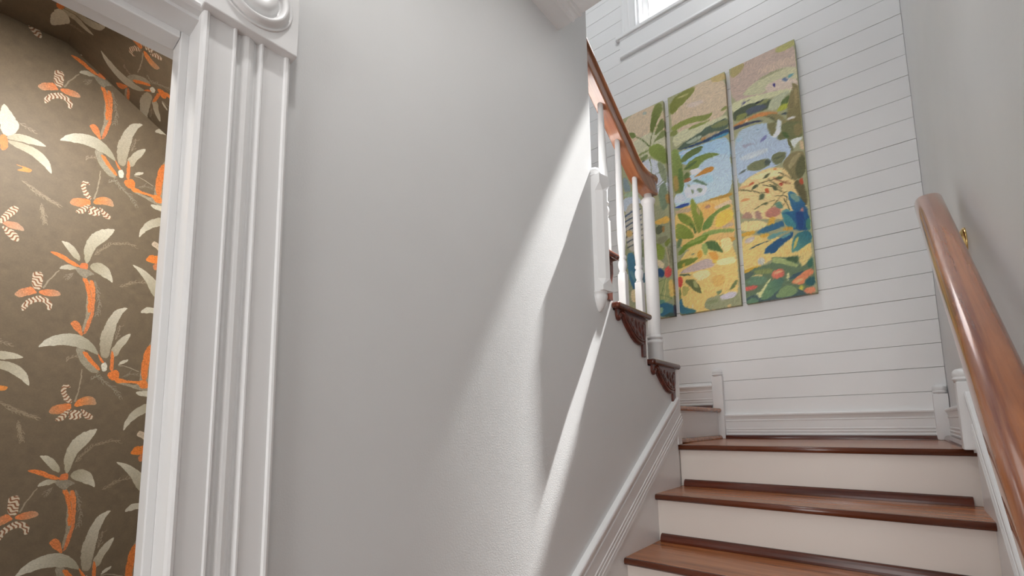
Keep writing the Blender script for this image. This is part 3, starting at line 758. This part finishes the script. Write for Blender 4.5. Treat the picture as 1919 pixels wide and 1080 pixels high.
# structure of the upper flight above the powder room
b = MB(); b.prism([(2.1, SZ-SLOPE*(2.1-SY)+0.052), (1.5, U3-0.04), (0.9, U3+2*RISE-0.04), (-0.2, U3+6*RISE-0.1), (-1.3, U3+6*RISE-0.1), (-1.3, SZ+0.052), (SY, SZ+0.052)], yz(0), -1.80, -0.92)
b.build('ceiling_flight', M['ceiling'], kind='structure')

# ------------------------------------------------------------------ doorway in the left wall
root = struct_root('door_1', (XL, -0.2, 0))
b = MB()
b.box(-0.925, XL, JY, JY+0.02, 0, Zr(JZ)); b.build('jamb', M['trim'], root, bevel=0.0015, seg=1)
b = MB(); b.box(-0.925, XL, -0.62, -0.60, 0, Zr(JZ)); b.build('jamb', M['trim'], root)
b = MB(); b.box(-0.925, XL, -0.60, JY+0.02, Zr(JZ-0.004), Zr(JZ+0.015)); b.build('head_jamb', M['trim'], root)
b = MB(); b.box(-0.885, -0.845, JY-0.012, JY+0.001, 0, Zr(JZ-0.003)); b.build('door_stop', M['trim'], root, bevel=0.002)
b = MB(); b.box(-0.885, -0.845, -0.601, -0.588, 0, Zr(JZ-0.003)); b.build('door_stop', M['trim'], root, bevel=0.002)
b = MB(); b.box(-0.885, -0.845, -0.588, JY-0.012, Zr(JZ-0.016), Zr(JZ-0.003)); b.build('door_stop', M['trim'], root, bevel=0.002)
CP = [(0, 0), (0, 0.013), (0.0025, 0.019), (0.006, 0.021), (0.0095, 0.020), (0.0115, 0.0155), (0.0445, 0.0155), (0.0465, 0.0185), (0.049, 0.0185), (0.051, 0.013), (0.0545, 0.0085), (0.0575, 0.009),
      (0.060, 0.0125), (0.064, 0.0155), (0.0685, 0.0165), (0.073, 0.0155), (0.077, 0.0125), (0.0795, 0.009), (0.0825, 0.0085), (0.086, 0.013), (0.088, 0.0185), (0.0905, 0.0185), (0.0925, 0.0155),
      (0.1255, 0.0155), (0.1275, 0.020), (0.131, 0.021), (0.1345, 0.019), (0.137, 0.013), (0.137, 0)]
b = MB(); b.strip(CP, (XL, JY-0.0005, 0.2), (XL, JY-0.0005, Zr(0.652)), (0, 1, 0), (1, 0, 0)); b.build('casing', M['trim'], root)
b = MB(); b.strip(CP, (XL, -0.603, 0.2), (XL, -0.603, Zr(0.652)), (0, -1, 0), (1, 0, 0)); b.build('casing', M['trim'], root)
b = MB(); b.strip(CP, (XL, -0.603, Zr(0.650)), (XL, JY+0.0, Zr(0.650)), (0, 0, 1), (1, 0, 0)); b.build('head_casing', M['trim'], root)
for yy in (JY-0.004, -0.603-0.141):
    b = MB(); b.box(XL, XL+0.034, yy, yy+0.1445, Zr(0.652), Zr(0.7965))
    o = b.build('rosette_block', M['trim'], root, bevel=0.002)
    b = MB()
    b.lathe([(0.0605, -0.002), (0.0605, 0.0016), (0.0590, 0.0030), (0.0575, 0.0018), (0.0565, 0.0004), (0.0550, 0.0010), (0.0535, 0.0050), (0.0510, 0.0095), (0.0480, 0.0115), (0.0450, 0.0105), (0.0425, 0.0075), (0.0405, 0.0025), (0.0395, 0.0006),
             (0.0365, 0.0006), (0.0355, 0.0020), (0.0330, 0.0065), (0.0290, 0.0100), (0.0230, 0.0112), (0.0165, 0.0095), (0.0115, 0.0062), (0.0100, 0.0025), (0.0085, 0.0010), (0.0070, 0.0012), (0.0060, 0.0035), (0.0030, 0.0050), (0.0005, 0.0052)],
            (XL+0.0342, yy+0.0722, Zr(0.7245)), (1, 0, 0), (0, 1, 0), 48)
    b.build('rosette', M['trim'], o)
    b = MB(); b.box(XL, XL+0.026, yy+0.003, yy+0.1415, 0, 0.2); b.build('plinth_block', M['trim'], root, bevel=0.003)

# ------------------------------------------------------------------ skirting boards
BP = [(0, 0), (0, 0.0172), (0.004, 0.0205), (0.01, 0.0211), (0.016, 0.0191), (0.019, 0.0158), (0.03, 0.0119), (0.037, 0.0106), (0.039, 0.0132), (0.043, 0.0135), (0.0455, 0.0106), (0.086, 0.0099), (0.088, 0.0122), (0.093, 0.0122), (0.096, 0.0102), (0.101, 0.0102), (0.103, 0.0122), (0.108, 0.0122), (0.111, 0.0102), (0.117, 0.0102), (0.12, 0.0122), (0.127, 0.0122), (0.13, 0.0102)]
def bp(h): return BP + [(h, 0.0102), (h, 0)]
SL = 0.629; _n = math.hypot(1, SL); DOWN = (0, SL/_n, -1/_n)
def skirt_top(y): return -0.298 + SL*(y-1.467)
root = struct_root('baseboard_left', (XL, 1.2, 0))
b = MB()
pa, pb = 0.42, 2.128
b.strip(BP+[(0.134, 0.0115), (0.142, 0.0115), (0.146, 0.008), (0.146, 0)], (XL, pa, Zr(skirt_top(pa))), (XL, pb, Zr(skirt_top(pb))), DOWN, (1, 0, 0))
b.build('skirting_moulding', M['trim'], root)
b = MB(); b.prism([(pa, skirt_top(pa)-0.03), (pb, skirt_top(pb)-0.03), (pb, T3-0.3), (1.8, T2-0.4), (pa, FL)], yz(0), XL, XL+0.007)
b.build('stringer_board', M['trim'], root)
def plinth(root, cx, cy, z0, z1, w, d, face):
    """plinth block with a small domed cap; face 'y' stands on the back wall, 'x' on the right wall"""
    b = MB()
    if face == 'y': b.box(cx-w/2, cx+w/2, cy-d, cy, Zr(z0), Zr(z1-0.045))
    else: b.box(cx-d, cx, cy-w/2, cy+w/2, Zr(z0), Zr(z1-0.045))
    b2 = b.build('corner_block', M['trim'], root, bevel=0.003)
    b = MB(); r = w*0.5
    pr = [(r*0.86, -0.046), (r*0.86, -0.040), (r, -0.038), (r, -0.033), (r*0.88, -0.031), (r*0.92, -0.027), (r*0.97, -0.020), (r*0.90, -0.010), (r*0.66, -0.003), (r*0.3, -0.0003), (r*0.02, 0)]
    c = (cx, cy-d*0.35, Zr(z1)) if face == 'y' else (cx-d*0.35, cy, Zr(z1))
    b.lathe(pr, c, seg=20); b.build('domed_cap', M['trim'], b2)
root = struct_root('baseboard_back', (-0.4, YB, 0))
b = MB(); b.strip(bp(0.16), (-0.835, YB, Zr(0.05)), (XR, YB, Zr(0.05)), (0, 0, -1), (0, -1, 0), m1=1.0); b.build('skirting_moulding', M['trim'], root)
b = MB(); b.strip(bp(0.16), (-1.78, YB, Zr(0.237)), (-0.885, YB, Zr(0.237)), (0, 0, -1), (0, -1, 0)); b.build('skirting_moulding', M['trim'], root)
plinth(root, -0.862, YB, T3, 0.331, 0.062, 0.034, 'y')
plinth(root, 0.150, YB, T3, 0.166, 0.056, 0.036, 'y')
root = struct_root('baseboard_right', (XR, 2.0, 0))
ya = 2.09
b = MB(); b.strip(BP+[(0.134, 0.0115), (0.142, 0.0115), (0.146, 0.008), (0.146, 0)], (XR, 0.40, Zr(skirt_top(0.40))), (XR, ya, Zr(skirt_top(ya))), DOWN, (-1, 0, 0)); b.build('skirting_moulding', M['trim'], root)
b = MB(); b.prism([(0.4, skirt_top(0.4)-0.03), (ya, skirt_top(ya)-0.03), (ya, T3-0.3), (1.8, T2-0.4), (0.4, FL)], yz(0), XR, XR-0.007); b.build('stringer_board', M['trim'], root)
b = MB(); b.strip(bp(0.16), (XR, ya+0.03, Zr(0.05)), (XR, YB, Zr(0.05)), (0, 0, -1), (-1, 0, 0), m1=1.0); b.build('skirting_moulding', M['trim'], root)
plinth(root, XR, ya+0.02, T3, 0.165, 0.062, 0.036, 'x')

# ------------------------------------------------------------------ staircase
st = thing('staircase', (-0.31, 0.4, 0), 'white and dark red wooden staircase climbing to a landing and turning back left', 'staircase')
NOS = {T1: 1.552, T2: 1.843, T3: 2.134}
RUN = 0.291
NOSE = [(-0.012, 0)]+[(-0.012*math.cos(i*math.pi/8), 0.0125*math.sin(i*math.pi/8)**0.7) for i in range(1, 8)]+[(0.012, 0)]
lower = [(T1-RISE*k, 1.552-RUN*k) for k in range(4, 0, -1)] + [(T1, 1.552), (T2, 1.843)]
base_t = base_b = base_r = base_s = None
sx0, sx1 = XL+0.0008, XR-0.0008
for k, (z, y) in enumerate(lower):
    if k == 0:
        b = MB(); b.box(sx0, sx1, y+0.0125, y+0.165, Zr(z-0.024), Zr(z)); base_t = b.build('tread', M['tread'], st, bevel=0.0008, seg=1)
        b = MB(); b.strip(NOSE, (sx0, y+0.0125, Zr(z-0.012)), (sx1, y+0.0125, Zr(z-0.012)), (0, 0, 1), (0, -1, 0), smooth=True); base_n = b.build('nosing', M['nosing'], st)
        b = MB(); b.box(sx0, sx1, y+0.1648, y+RUN+0.04, Zr(z-0.024), Zr(z-0.0006)); base_b = b.build('tread_board', M['tread'], st, bevel=0.001, seg=1)
        b = MB(); b.box(sx0, sx1, y+0.028, y+0.046, Zr(z-RISE), Zr(z-0.024)); base_r = b.build('riser', M['riser'], st)
        b = MB(); b.strip([(0, 0), (0.0, 0.030), (0.006, 0.030), (0.014, 0.026), (0.020, 0.018), (0.023, 0.008), (0.023, 0)], (XL+0.019, y+RUN+0.028, Zr(z)), (XR-0.024, y+RUN+0.028, Zr(z)), (0, -1, 0), (0, 0, 1)); base_s = b.build('shoe_moulding', M['dark'], st)
    else:
        d = (0, y-lower[0][1], z-lower[0][0])
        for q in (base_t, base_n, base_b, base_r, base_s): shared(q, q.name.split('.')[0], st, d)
shared(base_r, 'riser', st, (0, 2.134-lower[0][1], T3-lower[0][0]))
# landing, half-landing step, upper flight
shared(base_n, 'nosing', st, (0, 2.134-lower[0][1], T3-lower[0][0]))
b = MB(); b.box(sx0, sx1, 2.1465, 2.40, Zr(T3-0.024), Zr(T3)); b.build('tread', M['tread'], st, bevel=0.0008, seg=1)
b = MB(); b.box(-0.87, sx1, 2.3995, YB-0.003, Zr(T3-0.024), Zr(T3-0.0006)); b.build('tread_board', M['tread'], st)
SHO = [(0, 0), (0.0, 0.022), (0.005, 0.022), (0.013, 0.019), (0.018, 0.011), (0.020, 0.004), (0.020, 0)]
b = MB(); b.strip(SHO, (-0.83, YB-0.0155, Zr(T3)), (XR-0.05, YB-0.0155, Zr(T3)), (0, -1, 0), (0, 0, 1)); b.build('shoe_moulding', M['dark'], st)
b = MB(); b.strip(SHO, (XR-0.0155, 2.15, Zr(T3)), (XR-0.0155, YB-0.03, Zr(T3)), (-1, 0, 0), (0, 0, 1)); b.build('shoe_moulding', M['dark'], st)
b = MB(); b.box(-0.885, -0.867, 2.17, YB-0.03, Zr(T3), Zr(T4-0.024)); b.build('riser', M['trim'], st)
b = MB(); b.strip(SHO, (-0.867, 2.20, Zr(T3)), (-0.867, YB-0.034, Zr(T3)), (1, 0, 0), (0, 0, 1)); b.build('shoe_moulding', M['tread'], st)
b = MB(); b.box(XO, -0.843, 2.17, YB-0.034, Zr(T4-0.024), Zr(T4)); b.build('tread', M['tread'], st, bevel=0.0105, seg=4)
b = MB(); b.strip(SHO, (-1.76, YB-0.0155, Zr(T4)), (-0.90, YB-0.0155, Zr(T4)), (0, -1, 0), (0, 0, 1)); b.build('shoe_moulding', M['dark'], st)
# corner board that ends the wall under the first upper tread
b = MB(); b.box(XL-0.05, XL+0.010, 2.128, 2.178, Zr(T3), Zr(U1-0.024)); b.build('corner_board', M['trim'], st, bevel=0.003)
upper = [(U1, 2.160), (U2, 1.857), (U3, 1.580), (U3+RISE, 1.285)]
BR = [(1.574, 0.436), (1.575, 0.407), (1.583, 0.393), (1.593, 0.389), (1.603, 0.395), (1.612, 0.408), (1.618, 0.413), (1.635, 0.389), (1.668, 0.362), (1.702, 0.338), (1.733, 0.323), (1.766, 0.317),
      (1.793, 0.319), (1.793, 0.272), (1.822, 0.272), (1.822, 0.345), (1.832, 0.375), (1.834, 0.405), (1.832, 0.4345)]
def carved_bracket(t, dy, dz, ymin):
    """carved bracket under a tread end: plate, moulded outer rims, scroll and leaves; ymin cuts it where the drop newel stands"""
    pts = [(max(q[0]+dy, ymin), Zr(q[1]+dz)) for q in BR]
    b = MB(); b.prism(pts, lambda q, a: (a, q[0], q[1]), XL, XL+0.010)
    br_ = b.build('bracket', M['carved'], t, bevel=0.0015 if ymin < 0 else 0, seg=1)
    b = MB()
    rim = [(1.604, 0.424), (1.622, 0.420), (1.640, 0.397), (1.672, 0.370), (1.705, 0.346), (1.736, 0.331), (1.766, 0.325), (1.792, 0.327)]
    for off, rr in ((0.0, 0.0055), (0.013, 0.004)):
        ps = [(XL+0.012, q[0]+dy+off*0.55, Zr(q[1]+dz+off*0.9)) for q in rim if q[0]+dy > ymin+0.006]
        sec_ = [(math.cos(a)*rr, math.sin(a)*rr) for a in [i*math.pi/4 for i in range(8)]]
        if len(ps) > 1: b.rail(sec_, ps, (1, 0, 0), [(0, 0.5, 0.86)]*len(ps))
    if b.v: b.build('bracket_rim', M['carved'], t)
    b = MB()
    def leaf(cy, cz, ln, wd, ang, hh=0.006):
        n = 7; vs_, fs = [], []
        ca, sa = math.cos(ang), math.sin(ang)
        for i in range(n+1):
            u = i/n; w = wd*max(0.0, math.sin(math.pi*min(1, u*0.93+0.05)))**0.8; zz = hh*math.sin(math.pi*(u*0.9+0.05))
            for v, h in ((-1, 0), (-0.45, 0.8), (0, 0.55), (0.45, 0.8), (1, 0)):
                a_, c_ = u*ln - ln/2, v*w
                vs_.append((XL+0.0105+h*zz, cy+a_*ca-c_*sa, Zr(cz+a_*sa+c_*ca)))
        for i in range(n):
            for j in range(4): fs.append((i*5+j, i*5+j+1, i*5+j+6, i*5+j+5))
        b.add(vs_, fs, 0, True)
    for cy, cz, ln, wd, an in ((1.600, 0.412, .030, .009, 1.2), (1.592, 0.402, .022, .008, 2.2), (1.640, 0.416, .038, .009, -0.35), (1.668, 0.408, .040, .010, -0.8), (1.690, 0.395, .042, .010, -0.5),
                               (1.705, 0.412, .034, .009, 0.3), (1.715, 0.374, .042, .011, -0.9), (1.738, 0.398, .040, .010, -1.3), (1.745, 0.364, .044, .011, -0.7), (1.765, 0.404, .034, .009, 0.6),
                               (1.772, 0.380, .042, .011, -1.1), (1.775, 0.348, .040, .010, -0.4), (1.798, 0.396, .036, .010, 1.1), (1.802, 0.366, .040, .011, -1.5), (1.806, 0.340, .034, .009, -1.2), (1.812, 0.412, .026, .008, 0.2)):
        if cy+dy-0.02 > ymin: leaf(cy+dy, cz+dz, ln, wd, an)
    b.build('carved_leaves', M['carved'], t)
for k, (z, y) in enumerate(upper):
    b = MB(); b.box(XO, XL+0.030 if k < 3 else -0.93, max(y-RUN-0.014, 1.445) if k < 3 else y-RUN, y, Zr(z-0.024), Zr(z)); t = b.build('tread', M['dark'], st, bevel=0.0105, seg=4)
    b = MB(); b.box(XO, XL-0.0005 if k < 3 else -0.93, y-0.046, y-0.028, Zr(z-RISE), Zr(z-0.024)); b.build('riser', M['riser'], st)
    if k < 3: carved_bracket(t, y-1.857, z-0.456, -1 if k < 2 else 1.494)

# ------------------------------------------------------------------ banister of the upper flight
bx = -0.842
bn = thing('banister', (bx, 2.035, Zr(U1)), 'banister of the upper flight with white turned balusters under an orange-brown wooden rail', 'banister')
def under(y): return 1.207 - 0.66*(y-1.745)
sec = [(-0.022, -0.034), (0.022, -0.034), (0.0255, -0.031), (0.0265, -0.027), (0.0265, 0.020), (0.0275, 0.022), (0.0330, 0.024), (0.0345, 0.029), (0.0330, 0.035), (0.0260, 0.040), (0.0120, 0.043), (0, 0.0435),
       (-0.0120, 0.043), (-0.0260, 0.040), (-0.0330, 0.035), (-0.0345, 0.029), (-0.0330, 0.024), (-0.0275, 0.022), (-0.0265, 0.020), (-0.0265, -0.027), (-0.0255, -0.031)]
path, ups, scl = [], [], []
def put(y, z, ang, s_=1.0):
    path.append((bx, y, Zr(z))); ups.append((0, math.sin(ang), math.cos(ang))); scl.append(s_)
A0 = math.atan(0.66)
for y in (0.6, 1.0, 1.4, 1.8, 1.88): put(y, under(y)+0.036/math.cos(A0), A0)
yc = 1.88; zc = under(yc)+0.036/math.cos(A0)
for i in range(1, 9):
    a = A0*(1-i/8.0); dy = 0.016; yc += dy; zc -= dy*math.tan(a); put(yc, zc, a, 1.0+0.02*i)
put(yc+0.03, zc+0.001, -0.05, 1.22); put(yc+0.055, zc+0.004, -0.12, 1.26); put(yc+0.078, zc+0.007, -0.2, 1.2); put(yc+0.094, zc+0.009, -0.25, 0.95); put(yc+0.101, zc+0.010, -0.25, 0.5)
b = MB(); b.rail(sec, path, (1, 0, 0), ups, scl, smooth=False); b.build('handrail', M['rail2'], bn)
RZ = zc
def baluster(y, z0, z1, name):
    h = z1-z0; b = MB(); sq = 0.0165
    b.box(bx-sq, bx+sq, y-sq, y+sq, Zr(z0), Zr(z0+0.165))
    o = b.build(name, M['trim'], bn, bevel=0.003)
    b = MB()
    pr = [(0.0155, 0.163), (0.0165, 0.170), (0.012, 0.178), (0.0165, 0.190), (0.0185, 0.205), (0.0165, 0.218), (0.012, 0.226), (0.0175, 0.232), (0.0175, 0.240), (0.0125, 0.246), (0.0165, 0.30), (0.0175, 0.36), (0.0150, 0.50), (0.0115, h-0.03), (0.0115, h+0.03)]
    b.lathe(pr, (bx, y, Zr(z0)), seg=16); b.build('turned_shaft', M['trim'], o)
    return o
for y, z0 in ((1.905, U2), (1.745, U2), (1.605, U3), (1.455, U3), (1.310, U3+RISE), (1.165, U3+RISE)):
    zt = under(y) if y < 1.86 else under(1.88)-0.012
    baluster(y, z0, zt, 'baluster')
ny = 2.045; nh = RZ-0.048-U1
b = MB()
pr = [(0.034, 0), (0.034, 0.004), (0.033, 0.09), (0.0345, 0.093), (0.0345, 0.104), (0.0285, 0.107), (0.0285, 0.112), (0.0345, 0.115), (0.0345, 0.124), (0.029, 0.128), (0.0275, 0.135), (0.029, 0.20), (0.030, 0.32), (0.0295, 0.45), (0.0265, nh-0.10),
      (0.0265, nh-0.045), (0.029, nh-0.040), (0.0335, nh-0.030), (0.0335, nh-0.022), (0.029, nh-0.016), (0.019, nh-0.010), (0.018, nh+0.014)]
b.lathe(pr, (bx, ny, Zr(U1)), seg=28); b.build('newel_post', M['trim'], bn)

# drop newel on the wall end
dn = thing('drop_newel', (XL, 1.458, Zr(0.40)), 'white chamfered drop newel with pointed tip fixed to the end of the grey wall', 'newel')
b = MB(); ya, yb, xa, xb, ch = 1.428, 1.486, XL-0.03, XL+0.040, 0.020
oct_ = [(xa, ya), (xb-ch-0.004, ya), (xb-0.004, ya+ch), (xb+0.003, yb-ch), (xb-ch, yb), (xa, yb)]
sqr = [(xa, ya), (xb-0.005, ya), (xb-0.005, ya), (xb+0.004, yb), (xb+0.004, yb), (xa, yb)]
def ring(pts, z): return [(p[0], p[1], Zr(z)) for p in pts]
levels = [(sqr, 0.470), (sqr, 0.487), (oct_, 0.515), (oct_, 0.845), (sqr, 0.872), (sqr, 0.905)]
vs_ = []
for s_, z in levels: vs_ += ring(s_, z)
fs = [(k*6+i, k*6+(i+1) % 6, (k+1)*6+(i+1) % 6, (k+1)*6+i) for k in range(5) for i in range(6)]
b.add(vs_, fs); b.add(vs_, [tuple(range(6))[::-1], tuple(30+i for i in range(6))])
b.build('post', M['trim'], dn)
b = MB(); b.lathe([(0.001, -0.072), (0.008, -0.068), (0.018, -0.052), (0.026, -0.034), (0.0295, -0.018), (0.028, -0.006), (0.031, -0.004), (0.031, 0.001)], (XL+0.003, 1.455, Zr(0.470)), seg=24); b.build('drop', M['trim'], dn)
b = MB(); b.lathe([(0.031, 0), (0.031, 0.005), (0.026, 0.009), (0.029, 0.016), (0.026, 0.026), (0.016, 0.036), (0.001, 0.040)], (XL+0.0, 1.455, Zr(0.904)), seg=24); b.build('cap', M['trim'], dn)

# ------------------------------------------------------------------ wall handrail on the right
wh = thing('wall_handrail', (0.115, 1.81, Zr(0.645)), 'thick glossy brown wooden handrail along the right wall on a brass bracket', 'handrail')
sec = []
for i in range(24):
    t = 2*math.pi*i/24; c_, s_ = math.cos(t), math.sin(t)
    sec.append((0.0315*math.copysign(abs(c_)**0.72, c_), 0.029*math.copysign(abs(s_)**0.72, s_)))
p0, p1 = Vector((0.1145, 1.81, 0.640)), Vector((0.112, 0.25, -0.472))
D = (p1-p0).normalized(); up = Vector((0, -D.z, D.y)) * -1
path = [p0-D*0.004, p0, p0+D*0.004, p0+D*0.012] + [p0+(p1-p0)*t for t in (0.1, 0.3, 0.5, 0.7, 0.9, 1.0)]
scl = [0.80, 0.90, 0.97, 1.0]+[1.0]*6
b = MB(); b.rail(sec, [(p.x, p.y, Zr(p.z)) for p in path], (1, 0, 0), [tuple(up)]*len(path), scl); b.build('rail', M['rail'], wh)
br = MB(); by, bz = 1.79, 0.492
br.lathe([(0.044, -0.001), (0.044, 0.003), (0.041, 0.007), (0.030, 0.012), (0.018, 0.020), (0.011, 0.030), (0.0085, 0.038)], (XR, by, Zr(bz)), (-1, 0, 0), (0, 1, 0), 28)
br_o = br.build('rose', M['brass'], wh)
b = MB(); pts = []
for i in range(9):
    t = i/8*math.pi/2; pts.append((XR-0.03-0.036*math.sin(t), by, Zr(bz+0.005+0.07*(1-math.cos(t)))))
b.rail([(math.cos(i*math.pi/5)*0.007, math.sin(i*math.pi/5)*0.007) for i in range(10)], pts, (0, 1, 0), [(math.sin(i/8*math.pi/2), 0, math.cos(i/8*math.pi/2)) for i in range(9)])
b.build('arm', M['brass'], wh)

# ------------------------------------------------------------------ triptych
PX0, PX1, PZ0, PZ1 = -1.470, -0.300, 0.706, 2.248
for nm, x0, x1, lab in (('a', -1.455, -1.096, 'left canvas of the tropical beach triptych, half hidden behind the white balusters'),
                   ('b', -1.062, -0.688, 'middle canvas of the tropical beach triptych with the big green rosette plant'),
                   ('c', -0.660, -0.298, 'right canvas of the tropical beach triptych with the blue leaved plant and red flowers')):
    root = thing('canvas_painting', ((x0+x1)/2, YB-0.035, Zr(PZ0)), lab, 'painting', 'triptych on the shiplap wall')
    b = MB(); b.box(x0, x1, YB-0.038, YB-0.0025, Zr(PZ0), Zr(PZ1))
    o = b.build('stretched_canvas', M['painting'], root, bevel=0.002, seg=2)
    me = o.data; uv = me.uv_layers.new(name='uv'); ro = Vector(root['_o'])
    for lp in me.loops:
        p = me.vertices[lp.vertex_index].co + ro
        uv.data[lp.index].uv = ((p.x-PX0)/(PX1-PX0), (p.z-H-PZ0)/(PZ1-PZ0))
for o in bpy.data.objects:
    if '_o' in o: del o['_o']
